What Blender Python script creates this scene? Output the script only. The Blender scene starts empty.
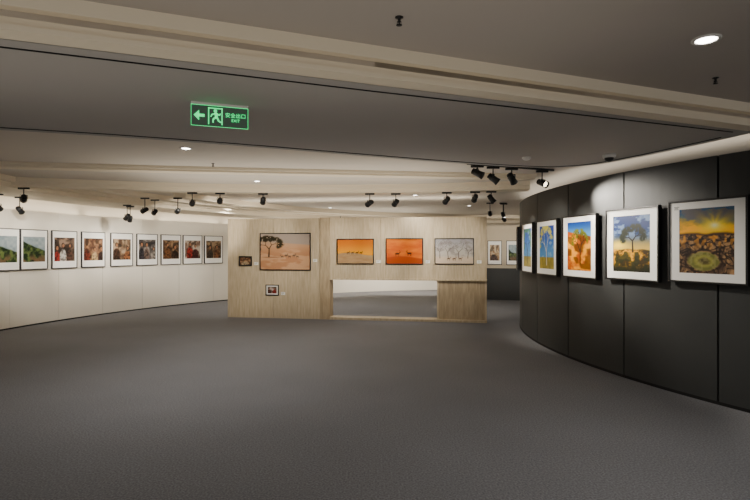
import bpy, math, random
import numpy as np
from mathutils import Vector, Matrix
random.seed(4)
C = bpy.context.scene.collection

# ------------------------------------------------------------------ materials
def lin(c):
    c = np.asarray(c, float)/255.0
    return np.where(c <= .04045, c/12.92, ((c+.055)/1.055)**2.4)

def mat(name, rgb, rough=.6, metal=0, nscale=0, namt=0, bump=0, bscale=200, stretch=(1,1,1), rgb2=None, spec=.5):
    m = bpy.data.materials.new(name); m.use_nodes = True
    nt = m.node_tree; b = nt.nodes['Principled BSDF']
    a = lin(rgb)
    b.inputs['Base Color'].default_value = (*a, 1)
    b.inputs['Roughness'].default_value = rough
    b.inputs['Metallic'].default_value = metal
    b.inputs['Specular IOR Level'].default_value = spec
    tc = nt.nodes.new('ShaderNodeTexCoord'); mp = nt.nodes.new('ShaderNodeMapping')
    mp.inputs['Scale'].default_value = stretch
    nt.links.new(tc.outputs['Object'], mp.inputs['Vector'])
    if nscale:
        n = nt.nodes.new('ShaderNodeTexNoise'); n.inputs['Scale'].default_value = nscale
        n.inputs['Detail'].default_value = 6
        nt.links.new(mp.outputs[0], n.inputs['Vector'])
        r = nt.nodes.new('ShaderNodeValToRGB')
        c2 = lin(rgb2) if rgb2 is not None else a*(1-namt)
        r.color_ramp.elements[0].position = .33; r.color_ramp.elements[0].color = (*c2, 1)
        r.color_ramp.elements[1].position = .66; r.color_ramp.elements[1].color = (*a, 1)
        nt.links.new(n.outputs['Fac'], r.inputs[0]); nt.links.new(r.outputs[0], b.inputs['Base Color'])
    if bump:
        n2 = nt.nodes.new('ShaderNodeTexNoise'); n2.inputs['Scale'].default_value = bscale
        nt.links.new(mp.outputs[0], n2.inputs['Vector'])
        bp = nt.nodes.new('ShaderNodeBump'); bp.inputs['Strength'].default_value = bump
        bp.inputs['Distance'].default_value = .01
        nt.links.new(n2.outputs['Fac'], bp.inputs['Height']); nt.links.new(bp.outputs[0], b.inputs['Normal'])
    return m

def emis(name, rgb, s):
    m = bpy.data.materials.new(name); m.use_nodes = True
    b = m.node_tree.nodes['Principled BSDF']
    b.inputs['Base Color'].default_value = (*lin(rgb), 1)
    b.inputs['Emission Color'].default_value = (*lin(rgb), 1)
    b.inputs['Emission Strength'].default_value = s
    return m

M_carpet = mat('carpet_grey', (136,136,139), .95, nscale=70, rgb2=(101,101,104), bump=.6, bscale=260, spec=.15)
def carpet_large(m):
    nt = m.node_tree; b = nt.nodes['Principled BSDF']
    src = b.inputs['Base Color'].links[0].from_socket
    tc = nt.nodes.new('ShaderNodeTexCoord')
    n = nt.nodes.new('ShaderNodeTexNoise'); n.inputs['Scale'].default_value = .7; n.inputs['Detail'].default_value = 3
    nt.links.new(tc.outputs['Object'], n.inputs['Vector'])
    mr = nt.nodes.new('ShaderNodeMapRange'); mr.inputs[3].default_value = .84; mr.inputs[4].default_value = 1.14
    nt.links.new(n.outputs['Fac'], mr.inputs[0])
    mx = nt.nodes.new('ShaderNodeVectorMath'); mx.operation = 'SCALE'
    nt.links.new(src, mx.inputs[0]); nt.links.new(mr.outputs[0], mx.inputs['Scale'])
    nt.links.new(mx.outputs[0], b.inputs['Base Color'])
carpet_large(M_carpet)
M_white = mat('white_wall_paint', (229,222,208), .8, nscale=1.2, namt=.04, bump=.05)
M_cream = mat('cream_wall_paint', (205,195,176), .8, nscale=1.2, namt=.05)
M_greige = mat('greige_panel', (186,172,148), .8, nscale=2, namt=.08)
M_dark = mat('charcoal_wall_paint', (56,57,56), .6, nscale=1.5, namt=.14, bump=.08, spec=.35)
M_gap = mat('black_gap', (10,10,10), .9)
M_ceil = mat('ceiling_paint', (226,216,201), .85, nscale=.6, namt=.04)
M_ceiln = mat('ceiling_near_shaded', (188,179,169), .85, nscale=.6, namt=.06)  # darker copy of the ceiling colour, dimness of the near part painted in
M_soff = mat('soffit_shaded', (180,175,169), .85, nscale=.6, namt=.06)  # greyed so the unlit soffit's shade sits in its colour
M_trim = mat('trim_cream', (240,227,202), .7)
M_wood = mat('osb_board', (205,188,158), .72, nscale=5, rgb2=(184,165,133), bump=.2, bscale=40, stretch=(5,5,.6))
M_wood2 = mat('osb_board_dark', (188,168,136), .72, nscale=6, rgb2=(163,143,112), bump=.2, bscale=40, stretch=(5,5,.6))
M_blk = mat('black_metal', (18,18,19), .45, metal=.2)
M_frame = mat('black_frame', (20,18,17), .4)
M_mat = mat('mat_board', (238,236,230), .85)
M_plast = mat('white_plastic', (225,222,215), .4)
M_lens = emis('lamp_lens', (255,235,200), 6)
M_down = emis('downlight_diffuser', (255,250,240), 18)
M_green = emis('exit_green', (30,235,130), 1.5)
M_plate = mat('exit_plate', (96,118,106), .25)
M_print = bpy.data.materials.new('photo_print'); M_print.use_nodes = True
_nt = M_print.node_tree; _a = _nt.nodes.new('ShaderNodeVertexColor'); _a.layer_name = 'Col'
_nt.links.new(_a.outputs[0], _nt.nodes['Principled BSDF'].inputs['Base Color'])
_nt.nodes['Principled BSDF'].inputs['Roughness'].default_value = .45
_nt.nodes['Principled BSDF'].inputs['Specular IOR Level'].default_value = .25

# ------------------------------------------------------------------ mesh builder
class MB:
    def __init__(s): s.v=[]; s.f=[]; s.m=[]; s.c=[]; s.sm=[]; s.mats=[]
    def mi(s, m):
        if m not in s.mats: s.mats.append(m)
        return s.mats.index(m)
    def add(s, vs, fs, m, M=None, cols=None, smooth=False):
        o = len(s.v)
        for k, p in enumerate(vs):
            p = Vector(p)
            if M is not None: p = M @ p
            s.v.append(tuple(p)); s.c.append((1,1,1) if cols is None else tuple(cols[k]))
        i = s.mi(m)
        for f in fs:
            s.f.append([o+a for a in f]); s.m.append(i); s.sm.append(smooth)
    def box(s, x0,x1,y0,y1,z0,z1, m, M=None):
        vs=[(x0,y0,z0),(x1,y0,z0),(x1,y1,z0),(x0,y1,z0),(x0,y0,z1),(x1,y0,z1),(x1,y1,z1),(x0,y1,z1)]
        s.add(vs,[(0,3,2,1),(4,5,6,7),(0,1,5,4),(1,2,6,5),(2,3,7,6),(3,0,4,7)],m,M)
    def lathe(s, prof, m, M=None, n=24, smooth=True):
        vs=[];fs=[]
        for r,z in prof:
            for i in range(n):
                a=2*math.pi*i/n; vs.append((r*math.cos(a),r*math.sin(a),z))
        for j in range(len(prof)-1):
            for i in range(n):
                fs.append((j*n+i,j*n+(i+1)%n,(j+1)*n+(i+1)%n,(j+1)*n+i))
        fs.append(tuple(reversed(range(n)))); fs.append(tuple((len(prof)-1)*n+i for i in range(n)))
        s.add(vs,fs,m,M,smooth=smooth)
    def poly(s, pts, z0, z1, m):
        n=len(pts)
        vs=[(x,y,z0) for x,y in pts]+[(x,y,z1) for x,y in pts]
        fs=[tuple(range(n)),tuple(range(2*n-1,n-1,-1))]+[(i,i+n,(i+1)%n+n,(i+1)%n) for i in range(n)]
        s.add(vs,fs,m)
    def strip(s, L, R, z0, z1, m):      # solid between two parallel polylines
        n=len(L); vs=[]
        for a,b in zip(L,R): vs += [(a[0],a[1],z0),(b[0],b[1],z0),(b[0],b[1],z1),(a[0],a[1],z1)]
        fs=[]
        for i in range(n-1):
            for k in range(4):
                fs.append((4*i+k,4*i+(k+1)%4,4*(i+1)+(k+1)%4,4*(i+1)+k))
        fs += [(3,2,1,0),tuple(4*(n-1)+k for k in range(4))]
        s.add(vs,fs,m)
    def arc(s, c, r0, r1, a0, a1, z0, z1, m, seg=1.0):
        n=max(2,int(abs(a1-a0)/seg)+1)
        A=[math.radians(a0+(a1-a0)*i/n) for i in range(n+1)]
        s.strip([(c[0]+r0*math.cos(a),c[1]+r0*math.sin(a)) for a in A],
                [(c[0]+r1*math.cos(a),c[1]+r1*math.sin(a)) for a in A],z0,z1,m)
    def finish(s, name, loc=(0,0,0), rotz=0, parent=None, recalc=True):
        me=bpy.data.meshes.new(name); me.from_pydata(s.v,[],s.f)
        for m in s.mats: me.materials.append(m)
        me.polygons.foreach_set('material_index',s.m); me.polygons.foreach_set('use_smooth',s.sm)
        at=me.color_attributes.new('Col','FLOAT_COLOR','POINT')
        cc=np.ones((len(s.v),4)); cc[:,:3]=np.array(s.c); at.data.foreach_set('color',cc.ravel())
        if recalc:
            import bmesh
            bm=bmesh.new(); bm.from_mesh(me); bmesh.ops.recalc_face_normals(bm,faces=bm.faces); bm.to_mesh(me); bm.free()
        me.update()
        o=bpy.data.objects.new(name,me); C.objects.link(o)
        o.location=loc; o.rotation_euler=(0,0,rotz)
        if parent: o.parent=parent
        return o

def smooth_line(P, k=10):
    P=[np.array(p,float) for p in P]; P=[2*P[0]-P[1]]+P+[2*P[-1]-P[-2]]; out=[]
    for i in range(1,len(P)-2):
        for j in range(k):
            t=j/k; a,b,c,d=P[i-1:i+3]
            out.append(.5*((2*b)+(c-a)*t+(2*a-5*b+4*c-d)*t*t+(-a+3*b-3*c+d)*t**3))
    out.append(P[-2]); return out
def offset(P, d):
    out=[]
    for i,p in enumerate(P):
        t=P[min(i+1,len(P)-1)]-P[max(i-1,0)]; t=t/np.linalg.norm(t)
        out.append(p+d*np.array([-t[1],t[0]]))
    return out
def beam(mb, P, w, z0, z1, m, off=0):
    mb.strip(offset(P,off-w/2),offset(P,off+w/2),z0,z1,m)

# ------------------------------------------------------------------ room shell (metres)
CO=(4.97,8.19); RO=12.77       # outer curved wall
CI=(10.98,8.8); RI=8.1         # inner curved dark wall
b=MB(); b.box(-14,17,-6,23,-.1,0,M_carpet); b.finish('floor')

fy=lambda x: 3.36+.375*x
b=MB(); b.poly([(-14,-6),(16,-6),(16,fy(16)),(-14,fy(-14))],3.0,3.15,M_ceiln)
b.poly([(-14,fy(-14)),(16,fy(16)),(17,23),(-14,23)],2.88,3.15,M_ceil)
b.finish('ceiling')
# stepped fascia
F=[np.array((-12.,fy(-12))),np.array((0,fy(0))),np.array((9.,fy(9)))]
b=MB(); beam(b,F,.12,2.8,3.0,M_trim,off=.06); beam(b,F,.06,2.915,3.0,M_trim,off=-.03)
beam(b,F,.03,2.80,2.83,M_trim,off=-.015)
b.finish('trim_1')
sof=smooth_line([(3.75,4.77),(3.52,5.5),(3.22,6.3),(2.85,6.85),(2.2,6.98),(1,6.6),(0,6.18),(-1.88,5.37),(-3.59,4.79),(-7,3.9),(-12,2.8)],6)
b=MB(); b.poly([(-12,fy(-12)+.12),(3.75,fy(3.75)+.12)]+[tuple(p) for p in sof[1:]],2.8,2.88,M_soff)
b.finish('ceiling_soffit')
b=MB(); L2=[np.array((-12.,fy(-12)+.26)),np.array((0,fy(0)+.26)),np.array((3.48,fy(3.48)+.2))]
beam(b,L2,.012,2.794,2.8,M_gap)
beam(b,sof[3:],.012,2.794,2.8,M_gap,off=.12)
b.finish('trim_2')
# ring / cross beams
b=MB(); B1=smooth_line([(-8,6.5),(-4,7.3),(0,7.9),(2.6,8.25)]); beam(b,B1,.22,2.81,2.88,M_trim); beam(b,B1,.05,2.84,2.88,M_trim,off=-.14)
b.finish('trim_3')
b=MB(); B2=smooth_line([(-7.0,8.3),(-3.4,9.45),(0,9.62),(2.8,9.1)]); beam(b,B2,.34,2.74,2.88,M_trim); beam(b,B2,.06,2.80,2.88,M_trim,off=-.2); b.finish('trim_4')
b=MB(); b.arc(CO,11.1,12.3,200,60,2.70,2.88,M_trim); b.arc(CO,11.0,11.1,200,60,2.79,2.88,M_trim); b.finish('trim_5')
b=MB(); b.arc(CO,9.3,9.6,165,70,2.76,2.88,M_trim); b.arc(CO,10.2,10.45,172,70,2.78,2.88,M_trim); b.finish('trim_6')

# outer display wall
b=MB(); a=214.0
while a>126.5:
    b.arc(CO,RO,RO+.1,a,a-5.47,0.02,2.5,M_white); a-=5.5
b.arc(CO,RO+.02,RO+.12,214,126,0.0,2.49,M_gap); b.arc(CO,RO+.45,RO+.55,214,126,0,2.88,M_cream)
b.finish('wall_left')
b=MB(); b.arc(CO,RO-.01,RO,214,126,0,.03,M_gap); b.finish('foot_shade_left')  # black strip painting the shadow line at the wall foot
b=MB(); b.arc(CO,RO,RO+.1,125.9,40,0,2.5,M_white); b.arc(CO,RO+.45,RO+.55,125.9,40,0,2.88,M_cream); b.finish('wall_back')

# inner dark wall: curved sheets with open joints
def isect(c,r,px,near=False):
    m=(px-375)/500.0
    A=1+m*m; B=-2*(m*c[0]+c[1]); D=c[0]**2+c[1]**2-r*r
    s=math.sqrt(B*B-4*A*D); y=(-B+(-s if near else s))/(2*A); x=m*y
    return x,y,math.degrees(math.atan2(y-c[1],x-c[0]))%360
_,_,aj=isect(CI,RI,718,True)
step=math.degrees(1.22/RI)
b=MB(); k=-5
while k<11:
    s0=aj-k*step
    b.arc(CI,RI-.1,RI,s0-.08,s0-step+.08,.02,2.66,M_dark); k+=1
b.arc(CI,RI-.12,RI-.04,aj+5*step,aj-11*step,0,2.65,M_gap)
b.finish('wall_right')
b=MB(); b.arc(CI,RI-.005,RI+.004,aj+5*step,aj-11*step,0,.035,M_gap); b.finish('foot_strip_right')  # thin black strip along the foot of the dark wall
# far partition
pa=Vector((2.9,16.9)); pb=Vector((6.0,15.9)); pd=(pb-pa); pl=pd.length; pang=math.atan2(pd.y,pd.x)
b=MB(); b.box(0,pl,0,.12,.0,2.45,M_greige); b.box(0,pl,-.02,0,0,1.05,M_dark); b.finish('wall_far',loc=(pa.x,pa.y,0),rotz=pang)

# ------------------------------------------------------------------ painting helpers
def ss(a,b_,x):
    t=np.clip((x-a)/(b_-a),0,1); return t*t*(3-2*t)
def noise(u,v,s,seed):
    g=np.random.RandomState(seed).rand(80,80); x=u*s+7; y=v*s+7
    xi=np.floor(x).astype(int); yi=np.floor(y).astype(int); fx=x-xi; fy_=y-yi
    fx=fx*fx*(3-2*fx); fy_=fy_*fy_*(3-2*fy_); xi%=79; yi%=79
    return (g[xi,yi]*(1-fx)+g[xi+1,yi]*fx)*(1-fy_)+(g[xi,yi+1]*(1-fx)+g[xi+1,yi+1]*fx)*fy_
def fbm(u,v,s,seed): return .5*noise(u,v,s,seed)+.27*noise(u,v,s*2.1,seed+1)+.15*noise(u,v,s*4.3,seed+2)+.08*noise(u,v,s*8.7,seed+3)
def mix(a,b_,t):
    a=np.asarray(a,float); b_=np.asarray(b_,float)
    return a*(1-t[:,None])+b_*t[:,None]
def seg(u,v,p,q,w0,w1,asp=1,soft=.006):
    px,py=p; qx,qy=q; dx=(qx-px)*asp; dy=qy-py; L=dx*dx+dy*dy+1e-9
    t=np.clip((((u-px)*asp)*dx+(v-py)*dy)/L,0,1)
    d=np.sqrt(((u-px)*asp-t*dx)**2+(v-py-t*dy)**2)
    w=w0+(w1-w0)*t
    return 1-ss(w-soft,w+soft,d)
def ell(u,v,cx,cy,rx,ry,soft=.15):
    d=np.sqrt(((u-cx)/rx)**2+((v-cy)/ry)**2); return 1-ss(1-soft,1+soft,d)
def tree(u,v,base,h,seed,asp=1,spread=.5,w=.02,depth=5,leaf=.05,flatten=1.0):
    R=random.Random(seed); T=np.zeros_like(u); Lf=np.zeros_like(u)
    def rec(p,ang,l,w_,d):
        nonlocal T,Lf
        q=(p[0]+l*math.sin(ang)/asp,p[1]+l*math.cos(ang)*(flatten if d<depth else 1))
        T=np.maximum(T,seg(u,v,p,q,w_,w_*.7,asp))
        if d==0:
            if leaf: Lf=np.maximum(Lf,ell(u,v,q[0],q[1],leaf*R.uniform(.8,1.5)/asp,leaf*R.uniform(.6,1),.5))
            return
        for sg in (-1,1):
            rec(q,ang+sg*spread*R.uniform(.6,1.3),l*R.uniform(.62,.8),w_*.62,d-1)
    rec(base,R.uniform(-.1,.1),h*.36,w,depth)
    return T,Lf
def antelope(u,v,cx,cy,s,asp,flip=1):
    m=ell(u,v,cx,cy,s*.5/asp,s*.2)
    for dx in (-.36,-.28,.27,.36): m=np.maximum(m,seg(u,v,(cx+dx*s/asp,cy),(cx+dx*s/asp,cy-s*.65),s*.05,s*.03,asp))
    m=np.maximum(m,seg(u,v,(cx+flip*.42*s/asp,cy+.05*s),(cx+flip*.62*s/asp,cy+.42*s),s*.09,s*.06,asp))
    m=np.maximum(m,seg(u,v,(cx+flip*.6*s/asp,cy+.42*s),(cx+flip*.82*s/asp,cy+.33*s),s*.07,s*.035,asp))
    m=np.maximum(m,seg(u,v,(cx+flip*.6*s/asp,cy+.45*s),(cx+flip*.5*s/asp,cy+.85*s),s*.025,s*.012,asp))
    m=np.maximum(m,seg(u,v,(cx-flip*.5*s/asp,cy+.05*s),(cx-flip*.58*s/asp,cy-.3*s),s*.03,s*.02,asp))
    return m

def p_rocks(u,v):
    n=fbm(u,v*2.2,4,3)
    sky=mix((240,176,30),(54,88,124),ss(.66,.96,v+.35*(n-.5)))
    sky=mix(sky,(104,98,100),ss(.48,.62,n)*ss(.72,.88,v)*.9)
    ang=np.arctan2(v-.72,u-.66); sky=mix(sky,(255,214,60),np.clip(.5+.5*np.sin(ang*9+5*n),0,1)*np.exp(-(((u-.66)/.35)**2+((v-.72)/.2)**2))*.5)
    sky=mix(sky,(255,226,80),np.exp(-(((u-.66)/.24)**2+((v-.72)/.11)**2)))
    sky=mix(sky,(255,250,200),np.exp(-(((u-.66)/.08)**2+((v-.73)/.045)**2)))
    wu=u+.07*(noise(u,v,6,61)-.5); wv=v+.07*(noise(u,v,6,62)-.5)
    r=fbm(wu,wv,9,11); crack=np.abs(noise(wu,wv*1.8,10,20)-.5)*2*np.clip(np.abs(noise(wu,wv,17,24)-.5)*6,0,1)
    rock=mix((84,66,54),(172,140,104),ss(.3,.7,r)); rock=mix((40,31,26),rock,ss(.0,.3,crack))
    rock=mix(rock,(226,160,66),ss(.3,.58,v)*ss(.45,.7,noise(u,v,20,5))*.8)
    rr=.3*(fbm(u,v,6,77)-.5)
    d=np.sqrt(((u-.46)/.30)**2+((v-.19)/.15)**2)+rr
    pool=mix((158,154,84),(112,112,62),.5+.5*np.sin(d*9+1)); pool=mix(pool,(84,76,44),1-ss(.15,.5,d)); pool=mix(pool,(176,168,120),ss(.4,.7,noise(u,v,30,9))*.4)
    rock=mix(rock,pool,1-ss(.85,1.05,d))
    rock=mix(rock,(40,28,22),np.exp(-((d-1.1)/.09)**2)*.7)
    hz=.58+.03*noise(u,v*0,6,9)
    out=mix(rock,sky,ss(hz-.01,hz+.01,v)); return mix(out,(52,38,30),np.exp(-((v-hz)/.02)**2)*.8)
def p_treesun(u,v):
    n=fbm(u*.8,v*2,5,31)
    sky=mix((206,176,96),(20,46,92),ss(.40,.72,v)); sky=mix(sky,(140,158,184),ss(.52,.68,n)*ss(.5,.7,v)*.75)
    sky=mix(sky,(255,222,90),np.exp(-(((u-.15)/.22)**2+((v-.47)/.07)**2)))
    g=mix((56,42,14),(214,158,20),ss(.35,.7,fbm(u,v*2,8,44))); g=mix(g,(24,26,16),ss(.22,0,v))
    g=mix(g,(34,38,16),ss(.5,.62,noise(u,v*2,9,45))*.8)
    out=mix(g,sky,ss(.40,.42,v+.03*noise(u,v*0,5,2)))
    T,L=tree(u,v,(.55,.36),.52,8,1,.6,.022,5,.06,.72)
    L=L*ss(.18,.38,noise(u,v,26,7)+.15)
    out=mix(out,(24,30,14),L); return mix(out,(22,15,10),T)
def p_orange(u,v):
    sky=mix((90,140,184),(20,66,134),ss(.75,1,v))
    dn=mix((156,76,10),(232,166,24),ss(.3,.7,fbm(u,v*2,4,51)))
    dn=mix(dn,(80,48,16),ss(.5,.6,noise(u+v*.6,v*3,4,52))*.7)
    out=mix(dn,sky,ss(.74,.76,v+.12*(u-.5)))
    T,L=tree(u,v,(.55,.15),.66,12,1,.55,.025,5,.045)
    L=L*ss(.25,.4,noise(u,v,26,17)+.1)
    out=mix(out,(104,108,30),L); return mix(out,(40,26,16),T)
def mk_blue(seed,trunk,leafc):
    def f(u,v):
        sky=mix((86,150,202),(12,62,148),ss(.3,1,v)); sky=mix(sky,(225,230,235),ss(.6,.78,fbm(u,v*2,4,seed))*.5)
        g=mix((110,100,44),(196,180,76),fbm(u,v,9,seed+4)); out=mix(g,sky,ss(.26,.28,v))
        T,L=tree(u,v,(.5,.1),.8,seed,1,.5,.03,5,.065); L=L*ss(.26,.42,noise(u,v,22,seed)+.1)
        out=mix(out,leafc,L); return mix(out,trunk,T)
    return f
def p_dune(u,v):
    out=mix((214,174,140),(192,166,144),ss(.55,.95,v)); out=mix(out,(186,138,104),ss(.45,.6,fbm(u,v*3,3,61))*ss(.75,.4,v)*.8)
    out=mix(out,(180,166,154),ss(.78,.8,v+.1*u))
    T,L=tree(u,v,(.17,.36),.6,5,1.44,.62,.02,5,.06,.8)
    out=mix(out,(48,42,24),L*ss(.2,.36,noise(u,v,30,6)+.12)); out=mix(out,(44,34,24),T)
    out=mix(out,(140,102,78),ell(u,v,.22,.34,.18,.02,.5)*.6)
    for i,cx in enumerate((.44,.52,.59,.68,.75)):
        out=mix(out,np.array((66,56,50)),antelope(u,v,cx,.37+.03*(i%2),.075,1.44,1 if i%2 else -1)*.85)
    return out
def p_or2(u,v):
    out=mix((232,164,30),(196,110,10),ss(.4,1,v)); hz=.40+.06*np.sin(u*5)
    d=mix((196,170,134),(160,128,94),fbm(u,v*3,5,71)); out=mix(d,out,ss(hz-.01,hz+.01,v))
    for cx in (.3,.42,.55,.66): out=mix(out,(40,24,14),antelope(u,v,cx,.45,.10,1.48))
    return out
def p_or3(u,v):
    out=mix((190,92,2),(218,126,8),ss(.2,.9,fbm(u,v*2.5,3,81)+.3*(v-.5)))
    out=mix((160,72,4),out,ss(.22,.26,v-.06*np.sin(u*4)))
    out=mix(out,(50,22,10),antelope(u,v,.3,.40,.17,1.42)); out=mix(out,(50,22,10),antelope(u,v,.64,.42,.17,1.42,-1))
    return out
def p_snow(u,v):
    out=mix((206,198,188),(172,170,172),ss(.4,1,v)); out=mix(out,(222,204,182),ss(.35,.2,v))
    out=mix(out,(150,142,138),ss(.45,.62,fbm(u,v,7,66))*ss(.25,.4,v)*.7)
    for i,bx_ in enumerate((.12,.34,.62,.86)):
        T,_=tree(u,v,(bx_,.22),.66,90+i,1.45,.6,.016,5,0); out=mix(out,(96,88,84),T*.9)
    for cx in (.35,.5,.66): out=mix(out,(100,76,58),antelope(u,v,cx,.2,.12,1.45))
    return out
def mk_green(seed):
    def f(u,v):
        n=fbm(u,v,8,seed); out=mix((18,34,18),(98,112,62),ss(.32,.72,n)); sky=mix((120,138,146),(190,198,198),n)
        hz=.70+.25*(noise(u,v*0,3,seed)-.5)-.2*u+.04*(n-.5); out=mix(out,sky,ss(hz-.02,hz+.02,v))
        out=mix(out,(116,90,68),ss(.4,.1,v)*ss(.4,.6,noise(u,v,5,seed+8))*.9)
        return out
    return f
def mk_people(seed,bg1,bg2,clothes):
    def f(u,v):
        out=mix(bg1,bg2,ss(.3,.7,fbm(u,v,5,seed))); out=mix(out,np.array(bg1)*.35,ss(.55,.7,noise(u,v,6,seed+5))*.6)
        R=random.Random(seed); n=len(clothes); n_=fbm(u,v,14,seed+2)
        for i,c in enumerate(clothes):
            x=(i+.5)/n+R.uniform(-.09,.09); h=R.uniform(.42,.72); w=.3/n+.06; s=R.uniform(.8,1.2)
            cl=mix(np.array(c)*.45,c,ss(.3,.65,n_))
            k=ell(u,v,x,h*.3,w,h*.58,.12); out=out*(1-k[:,None])+cl*k[:,None]
            out=mix(out,(30,20,16),ell(u,v,x,h+.1,.075*s,.1*s)); out=mix(out,(170,124,92),ell(u,v,x+.01,h+.08,.055*s,.08*s))
            out=mix(out,(70,40,30),ell(u,v,x-.02,h+.095,.011,.009)+ell(u,v,x+.024,h+.095,.011,.009))
            out=mix(out,(140,60,50),ell(u,v,x,h+.035,.02,.008))
        return out
    return f

def framed(w,h,paint,fw=.018,fd=.035,ml=.12,mt=.12,mbm=None,res=48,fm=M_frame,tag=False,sat=1.28):
    b=MB(); mbm=mt if mbm is None else mbm
    W,H=w/2,h/2
    prof=[(0,0),(0,-fd+.004),(.004,-fd),(fw-.004,-fd),(fw,-fd+.006),(fw,-.006)]
    vs=[];fs=[]
    for i,y in prof:
        vs+=[(-W+i,y,-H+i),(W-i,y,-H+i),(W-i,y,H-i),(-W+i,y,H-i)]
    for j in range(len(prof)-1):
        for k in range(4): fs.append((j*4+k,j*4+(k+1)%4,(j+1)*4+(k+1)%4,(j+1)*4+k))
    fs.append((0,1,2,3)); b.add(vs,fs,fm)
    yb=-fd+.014
    x0,x1=-W+fw,W-fw; z0,z1=-H+fw,H-fw
    ix0,ix1=-W+ml,W-ml; iz0,iz1=-H+mbm,H-mt
    if ml>fw+.002:
        b.add([(x0,yb,z0),(x1,yb,z0),(x1,yb,z1),(x0,yb,z1),(ix0,yb,iz0),(ix1,yb,iz0),(ix1,yb,iz1),(ix0,yb,iz1)],
          [(0,1,5,4),(1,2,6,5),(2,3,7,6),(3,0,4,7)],M_mat)
        e=.003
        b.add([(ix0,yb,iz0),(ix1,yb,iz0),(ix1,yb,iz1),(ix0,yb,iz1),(ix0,yb+e,iz0),(ix1,yb+e,iz0),(ix1,yb+e,iz1),(ix0,yb+e,iz1)],
          [(0,1,5,4),(1,2,6,5),(2,3,7,6),(3,0,4,7)],M_mat)
    else: ix0,ix1,iz0,iz1=x0,x1,z0,z1
    yp=yb+.003
    nx=res; nz=max(8,int(res*(iz1-iz0)/(ix1-ix0)))
    U,V=np.meshgrid(np.linspace(0,1,nx+1),np.linspace(0,1,nz+1)); U=U.ravel();V=V.ravel()
    rgb=paint(U,V); L=rgb.mean(axis=1,keepdims=True); rgb=(L+(rgb-L)*sat)*.9
    cols=lin(np.clip(rgb,2,250))
    vs=[(ix0+(ix1-ix0)*a,yp,iz0+(iz1-iz0)*c) for a,c in zip(U,V)]
    fs=[(j*(nx+1)+i,j*(nx+1)+i+1,(j+1)*(nx+1)+i+1,(j+1)*(nx+1)+i) for j in range(nz) for i in range(nx)]
    b.add(vs,fs,M_print,cols=cols)
    if tag:
        for k in range(3):
            b.box(x0+.05,x0+.05+(.06,.045,.05)[k],yb-.001,yb,z1-.05-.014*k,z1-.045-.014*k,M_gap)
    return b
def on_wall(b,name,x,y,z,nx,ny,off=.012):
    l=math.hypot(nx,ny); nx/=l; ny/=l
    return b.finish(name,loc=(x+nx*off,y+ny*off,z),rotz=math.atan2(nx,-ny),recalc=False)

# right wall photographs
for px,zc,paint,res in ((708.5,1.745,p_rocks,130),(634,1.725,p_treesun,120),(582,1.70,p_orange,90),
                        (549.5,1.69,mk_blue(21,(225,220,200),(206,196,90)),60),
                        (530,1.69,mk_blue(35,(60,50,40),(70,130,60)),50),(519.9,1.68,mk_blue(47,(60,50,40),(150,150,60)),40)):
    x,y,a=isect(CI,RI,px,True)
    on_wall(framed(.845,.92,paint,.022,.05,.13,.10,.11,res,tag=px>700),'framed_photograph',x,y,zc,math.cos(math.radians(a)),math.sin(math.radians(a)),.016)
# left wall photographs
lp=[mk_green(101),mk_green(140),
    mk_people(7,(60,46,38),(150,126,108),[(150,50,44),(215,208,198),(90,64,52)]),
    mk_people(9,(84,58,44),(156,120,92),[(120,56,42),(200,170,126),(60,44,40)]),
    mk_people(13,(90,68,52),(186,162,134),[(80,56,44),(156,104,70)]),
    mk_people(17,(90,84,80),(170,160,150),[(60,56,60),(120,100,90),(170,160,150)]),
    mk_people(19,(86,62,44),(166,134,102),[(120,80,50),(60,42,32)]),
    mk_people(23,(120,96,80),(204,188,170),[(160,52,42),(86,46,42)]),
    mk_people(29,(90,70,52),(166,142,114),[(70,60,50),(140,96,66)])]
for px,paint in zip((4,33,63.5,92.5,121,146.5,170.3,192,213),lp):
    x,y,a=isect(CO,RO,px); a=math.radians(a)
    on_wall(framed(.68,.88,paint,.018,.04,.065,.16,.17,44,sat=1.1),'framed_photograph',x,y,1.66,-math.cos(a),-math.sin(a),.012)
# far partition photographs
for s_,paint in ((1.12,mk_people(31,(150,120,90),(220,200,170),[(90,70,60)])),(1.72,mk_green(77)),(2.35,mk_people(37,(90,80,70),(200,190,170),[(140,60,50)]))):
    p=pa+pd.normalized()*s_; on_wall(framed(.46,.8,paint,.02,.035,.07,.14,.14,24),'framed_photograph',p.x,p.y,1.56,math.sin(pang),-math.cos(pang),.001)

# ------------------------------------------------------------------ freestanding wooden display wall
bx,by=-3.62,12.3; bang=math.atan2(-1.0,6.15); BL=6.23
b=MB(); T=.3; H=2.41
g=.004
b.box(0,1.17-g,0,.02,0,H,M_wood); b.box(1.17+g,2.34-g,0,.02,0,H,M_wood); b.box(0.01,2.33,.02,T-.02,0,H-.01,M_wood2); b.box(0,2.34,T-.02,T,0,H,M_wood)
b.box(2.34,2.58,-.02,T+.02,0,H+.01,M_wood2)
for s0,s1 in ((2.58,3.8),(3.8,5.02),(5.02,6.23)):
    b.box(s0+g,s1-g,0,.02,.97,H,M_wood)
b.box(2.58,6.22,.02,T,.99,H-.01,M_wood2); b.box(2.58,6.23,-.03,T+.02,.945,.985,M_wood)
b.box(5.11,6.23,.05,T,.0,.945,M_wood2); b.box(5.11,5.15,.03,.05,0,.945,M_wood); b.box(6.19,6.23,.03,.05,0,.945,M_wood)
b.box(2.58,6.23,-.02,T+.02,0,.055,M_wood)
b.finish('display_partition',loc=(bx,by,0),rotz=bang)
def on_booth(b,name,s,z,off=.001):
    return b.finish(name,loc=(bx+math.cos(bang)*s+math.sin(bang)*off,by+math.sin(bang)*s-math.cos(bang)*off,z),rotz=bang,recalc=False)
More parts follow.
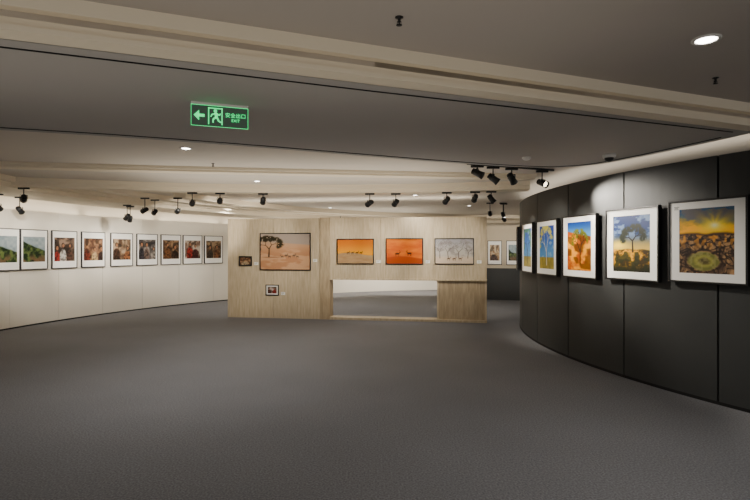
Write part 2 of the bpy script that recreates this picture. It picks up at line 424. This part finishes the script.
on_booth(framed(1.28,.9,p_dune,.022,.035,.02,.02,None,120),'framed_photograph',1.475,1.61)
on_booth(framed(.33,.24,mk_people(41,(90,60,40),(190,160,130),[(200,180,150)]),.03,.03,.02,.02,None,20),'framed_photograph',.46,1.38)
on_booth(framed(.33,.26,mk_people(43,(120,100,90),(210,200,190),[(90,60,50),(160,60,50)]),.02,.03,.05,.05,None,20),'framed_photograph',1.15,.68)
on_booth(framed(.89,.60,p_or2,.022,.035,.02,.02,None,80),'framed_photograph',3.2,1.615)
on_booth(framed(.87,.61,p_or3,.022,.035,.02,.02,None,80),'framed_photograph',4.36,1.62)
on_booth(framed(.89,.60,p_snow,.022,.035,.02,.02,None,90),'framed_photograph',5.5,1.62)
for s_,z_ in ((2.22,1.40),(3.75,1.38),(4.90,1.38),(6.06,1.38),(.74,1.32),(1.42,.60)):
    b=MB(); b.box(-.05,.05,-.006,0,-.035,.035,M_mat)
    for k in range(3): b.box(-.035,.03-.012*k,-.007,-.006,.016-.016*k,.020-.016*k,M_gap)
    on_booth(b,'caption_card',s_,z_)

# ------------------------------------------------------------------ track spotlights
NEU=(1,.93,.82)
WARM=(1,.93,.82)
def spot(x,y,z,tgt,E,size=62,blend=.8,ztop=2.88,col=WARM,r=.03):
    o=Vector((x,y,z)); d=(Vector(tgt)-o).normalized(); b=MB(); Hh=ztop-z
    b.box(-.09,.09,-.018,.018,Hh-.03,Hh,M_blk)
    b.lathe([(.009,.06),(.009,Hh-.03)],M_blk,n=10)
    b.lathe([(.02,.05),(.02,.065)],M_blk,n=12)
    h=Vector((d.x,d.y,0)); a=math.atan2(h.y,h.x) if h.length>1e-4 else 0
    Ry=Matrix.Rotation(a,4,'Z')
    b.box(-.012,.012,-.056,-.050,-.01,.055,M_blk,Ry); b.box(-.012,.012,.050,.056,-.01,.055,M_blk,Ry); b.box(-.012,.012,-.056,.056,.049,.055,M_blk,Ry)
    Q=d.to_track_quat('Z','Y').to_matrix().to_4x4()
    b.lathe([(.022,-.085),(.036,-.08),(.038,-.04),(.046,-.035),(.048,.05),(.056,.09),(.052,.09),(.042,.06)],M_blk,Q,n=20)
    for k in range(3): b.lathe([(.044,-.075+.014*k),(.044,-.069+.014*k)],M_blk,Q,n=20)
    b.lathe([(.0415,.0605),(.0415,.064)],M_lens,Q,n=20)
    ob=b.finish('track_spotlight',loc=o)
    l=bpy.data.lights.new('lamp','SPOT'); l.energy=E; l.spot_size=math.radians(size); l.spot_blend=blend; l.color=col; l.shadow_soft_size=r
    lo=bpy.data.objects.new('lamp',l); C.objects.link(lo); lo.parent=ob
    lo.location=d*.10; lo.rotation_euler=d.to_track_quat('-Z','Y').to_euler()
    return ob
def wl(px,z=1.75):
    x,y,_=isect(CO,RO,px); return (x,y,z)
def wr(px,z=1.65):
    x,y,_=isect(CI,RI,px,True); return (x,y,z)
K=1.75
spot(-6.3,7.0,2.5,wl(-25),115*K,58,col=NEU,ztop=2.70)  # this and the next spot are added to light the leftmost photographs
spot(-5.9,8.4,2.52,wl(18),125*K,58,col=NEU,ztop=2.70)
spot(-7.05,9.35,2.46,wl(45,1.4),26*K,85,col=NEU,ztop=2.70)
spot(-7.0,9.85,2.44,wl(63,1.4),24*K,85,col=NEU,ztop=2.70)
spot(-5.75,11.6,2.42,wl(92,1.4),34*K,80,col=NEU,ztop=2.70)
spot(-5.85,11.95,2.40,wl(121,1.4),32*K,80,col=NEU,ztop=2.70)
spot(-4.97,10.8,2.51,wl(78),95*K,54,col=NEU,ztop=2.78)
spot(-4.93,11.2,2.50,wl(121),95*K,50,col=NEU,ztop=2.78)
spot(-4.18,10.6,2.48,wl(152),115*K,44,col=NEU,ztop=2.76)
spot(-3.45,9.44,2.54,wl(180),175*K,38,col=NEU,ztop=2.74)
spot(-2.95,9.52,2.59,wl(212),200*K,38,col=NEU,ztop=2.74)
def bo(s,z=1.6): return (bx+math.cos(bang)*s,by+math.sin(bang)*s,z)
spot(-2.15,9.6,2.6,bo(.8),150,60,ztop=2.74)
spot(-.1,9.6,2.55,bo(1.9),165,58,ztop=2.74)
spot(.4,9.6,2.56,bo(3.3),160,58,ztop=2.74)
spot(1.35,9.4,2.59,bo(4.4),150,58,ztop=2.74)
spot(1.86,9.3,2.62,bo(5.5),150,58,ztop=2.74)
spot(1.45,7.09,2.74,wr(640),350,50,ztop=2.85); spot(1.70,7.2,2.68,wr(590),230,52,ztop=2.85); spot(2.0,7.32,2.70,wr(552),100,70,ztop=2.85)
spot(2.52,7.54,2.66,wr(712),470,50,ztop=2.85)
spot(2.15,9.25,2.60,wr(532),85,70,ztop=2.74)
spot(2.99,13.0,2.60,(3.9,16.5,1.7),200,55); spot(3.33,13.0,2.58,(4.5,16.4,1.7),200,55); spot(3.40,13.2,2.46,(5.0,16.3,1.6),110,55)
spot(-1.2,17.3,2.5,(-2.0,19.2,1.0),300,130); spot(.9,17.6,2.5,(.9,20.3,1.0),340,130); spot(2.0,17.6,2.5,(2.4,20.3,1.0),300,130)  # added spots behind the display wall, to brighten the back wall
b=MB(); beam(b,[np.array((1.3,7.03)),np.array((2.72,7.62))],.035,2.852,2.878,M_blk); b.finish('lighting_track')

# ------------------------------------------------------------------ downlights, sprinklers, detectors
def downlight(x,y,z,r=.06,E=14):
    b=MB(); b.lathe([(r+.02,0),(r+.02,-.004),(r+.015,-.010),(r,-.010),(r-.004,-.004),(r-.004,0)],M_plast,n=32)
    b.lathe([(r-.005,-.005),(r-.005,-.0065)],M_down,n=32)
    o=b.finish('recessed_downlight',loc=(x,y,z))
    l=bpy.data.lights.new('lamp','SPOT'); l.energy=E; l.spot_size=math.radians(160); l.spot_blend=1; l.color=(1,.97,.92); l.shadow_soft_size=.06
    lo=bpy.data.objects.new('lamp',l); C.objects.link(lo); lo.parent=o; lo.location=(0,0,-.03)
downlight(2.12,3.2,3.0,.065,130)
downlight(-2.28,6.03,2.88,.055,170)
downlight(-5.6,8.95,2.88,.055,90)
downlight(-2.1,8.9,2.88,.05,110)
downlight(.9,11.2,2.88,.05,60); downlight(-1.3,14.5,2.88,.05,150); downlight(2.6,13.8,2.88,.05,110); downlight(-4.1,14.2,2.88,.05,110)
downlight(-3.0,-.6,3.0,.065,120); downlight(2.2,-1.0,3.0,.065,120)  # two unseen lamps added behind the camera to fill the near area

# unseen fill lights, added over wall tops and mid-room to brighten the ceiling
def uplight(x,y,z,sx,sy,E,rot=0,tilt=(0,0)):
    l=bpy.data.lights.new('ceiling_fill','AREA'); l.shape='RECTANGLE'; l.size=sx; l.size_y=sy; l.energy=E; l.color=(1,.92,.80)
    o=bpy.data.objects.new('ceiling_fill',l); C.objects.link(o); o.location=(x,y,z); o.rotation_euler=(math.pi+tilt[0],tilt[1],rot)
for a in range(135,206,10):
    ar=math.radians(a); uplight(CO[0]+(RO+.27)*math.cos(ar),CO[1]+(RO+.27)*math.sin(ar),2.52,.25,2.1,9,rot=ar)
uplight(*(bo(3.1)[0],bo(3.1)[1]+.3),2.44,5.8,.2,22,rot=bang)
for a in range(160,226,10):
    ar=math.radians(a); uplight(CI[0]+(RI-.35)*math.cos(ar),CI[1]+(RI-.35)*math.sin(ar),2.45,.3,1.3,3.5,rot=ar)
uplight(-1.2,8.2,1.95,5,2.4,42); uplight(-1.0,15.6,1.95,5,2.4,36); uplight(-1.0,2.2,1.95,5,3.0,14)  # no fixtures here: upward fill panels added in open air

def sprinkler(x,y,z,s=1.0):
    b=MB(); P=[(.03,0),(.03,-.004),(.012,-.010),(.010,-.03),(.014,-.034),(.006,-.04),(.006,-.055)]
    b.lathe([(r*s,q*s) for r,q in P],M_blk,n=18)
    b.lathe([(.022*s,-.056*s),(.022*s,-.059*s)],M_blk,n=18); b.box(-.016*s,-.012*s,-.003,.003,-.057*s,-.03*s,M_blk); b.box(.012*s,.016*s,-.003,.003,-.057*s,-.03*s,M_blk)
    b.finish('ceiling_sprinkler',loc=(x,y,z))
sprinkler(.14,2.9,3.0,.8); sprinkler(2.67,3.92,3.0,.8); sprinkler(-2.3,7.1,2.88,.8)
b=MB(); b.lathe([(.075,0),(.075,-.03),(.066,-.045)],M_plast,n=28); b.lathe([(.052,-.045),(.05,-.062),(.038,-.08),(.018,-.09),(.002,-.093)],M_blk,n=28)
b.finish('dome_security_camera',loc=(2.81,6.0,2.8))
b=MB(); b.lathe([(.055,0),(.055,-.015),(.04,-.03),(.02,-.038),(.002,-.04)],M_plast,n=28); b.finish('smoke_detector',loc=(1.88,6.2,2.8))

# ------------------------------------------------------------------ exit sign
b=MB(); W,Hs=.43,.165
b.box(-W/2,W/2,0,.008,-Hs/2,Hs/2,M_plate)
t=.003
for (x0,x1,z0,z1) in ((-W/2,W/2,Hs/2-t,Hs/2),(-W/2,W/2,-Hs/2,-Hs/2+t),(-W/2,-W/2+t,-Hs/2,Hs/2),(W/2-t,W/2,-Hs/2,Hs/2)):
    b.box(x0,x1,-.002,0,z0,z1,M_green)
b.box(-W/2,W/2,-.006,.014,Hs/2,Hs/2+.02,M_plast)
def fl(pts,y=-.003):
    n=len(pts); b.add([(x,y,z) for x,z in pts]+[(x,0,z) for x,z in pts],[tuple(range(n))]+[(i,(i+1)%n,(i+1)%n+n,i+n) for i in range(n)],M_green)
def st(p,q,w):
    p=Vector(p);q=Vector(q);d=(q-p).normalized();n=Vector((-d.y,d.x))*w/2
    fl([tuple(p-n),tuple(q-n),tuple(q+n),tuple(p+n)])
fl([(-.195,0),(-.155,.04),(-.155,.02)]); fl([(-.195,0),(-.155,.02),(-.155,-.02)]); fl([(-.195,0),(-.155,-.02),(-.155,-.04)])
fl([(-.157,-.011),(-.115,-.011),(-.115,.011),(-.157,.011)])
for p,q in (((-.085,-.065),(-.085,.065)),((-.09,.062),(.02,.062)),((.015,.065),(.015,-.065))): st(p,q,.008)
fl([(-.035+.013*math.cos(a),.042+.013*math.sin(a)) for a in [i*math.pi/7 for i in range(14)]])
st((-.033,.028),(-.025,-.012),.022); st((-.035,.022),(-.062,.012),.010); st((-.062,.012),(-.068,-.006),.009)
st((-.028,.022),(-.004,.010),.010); st((-.004,.010),(.004,.024),.009)
st((-.028,-.008),(-.052,-.022),.013); st((-.052,-.022),(-.052,-.05),.011)
st((-.022,-.010),(-.010,-.036),.013); st((-.010,-.036),(.010,-.046),.010)
sign=b.finish('exit_sign',loc=(-1.218,3.93,2.697),rotz=math.radians(19.5))
for body,sz,zz in (('安全出口',.040,.002),('EXIT',.032,-.034)):
    cu=bpy.data.curves.new('sign_text','FONT'); cu.body=body; cu.size=sz; cu.align_x='CENTER'; cu.extrude=.001; cu.materials.append(M_green)
    to=bpy.data.objects.new('sign_text',cu); C.objects.link(to); to.parent=sign; to.location=(.118,-.003,zz); to.rotation_euler=(math.pi/2,0,0)

# ------------------------------------------------------------------ world + camera
w=bpy.data.worlds.new('World'); bpy.context.scene.world=w; w.use_nodes=True
w.node_tree.nodes['Background'].inputs[0].default_value=(1,.98,.96,1); w.node_tree.nodes['Background'].inputs[1].default_value=.88
cam=bpy.data.cameras.new('camera'); cam.sensor_width=36; cam.lens=24; cam.clip_start=.05
co=bpy.data.objects.new('camera',cam); C.objects.link(co); co.location=(0,0,1.65); co.rotation_euler=(math.pi/2,0,0)
bpy.context.scene.camera=co
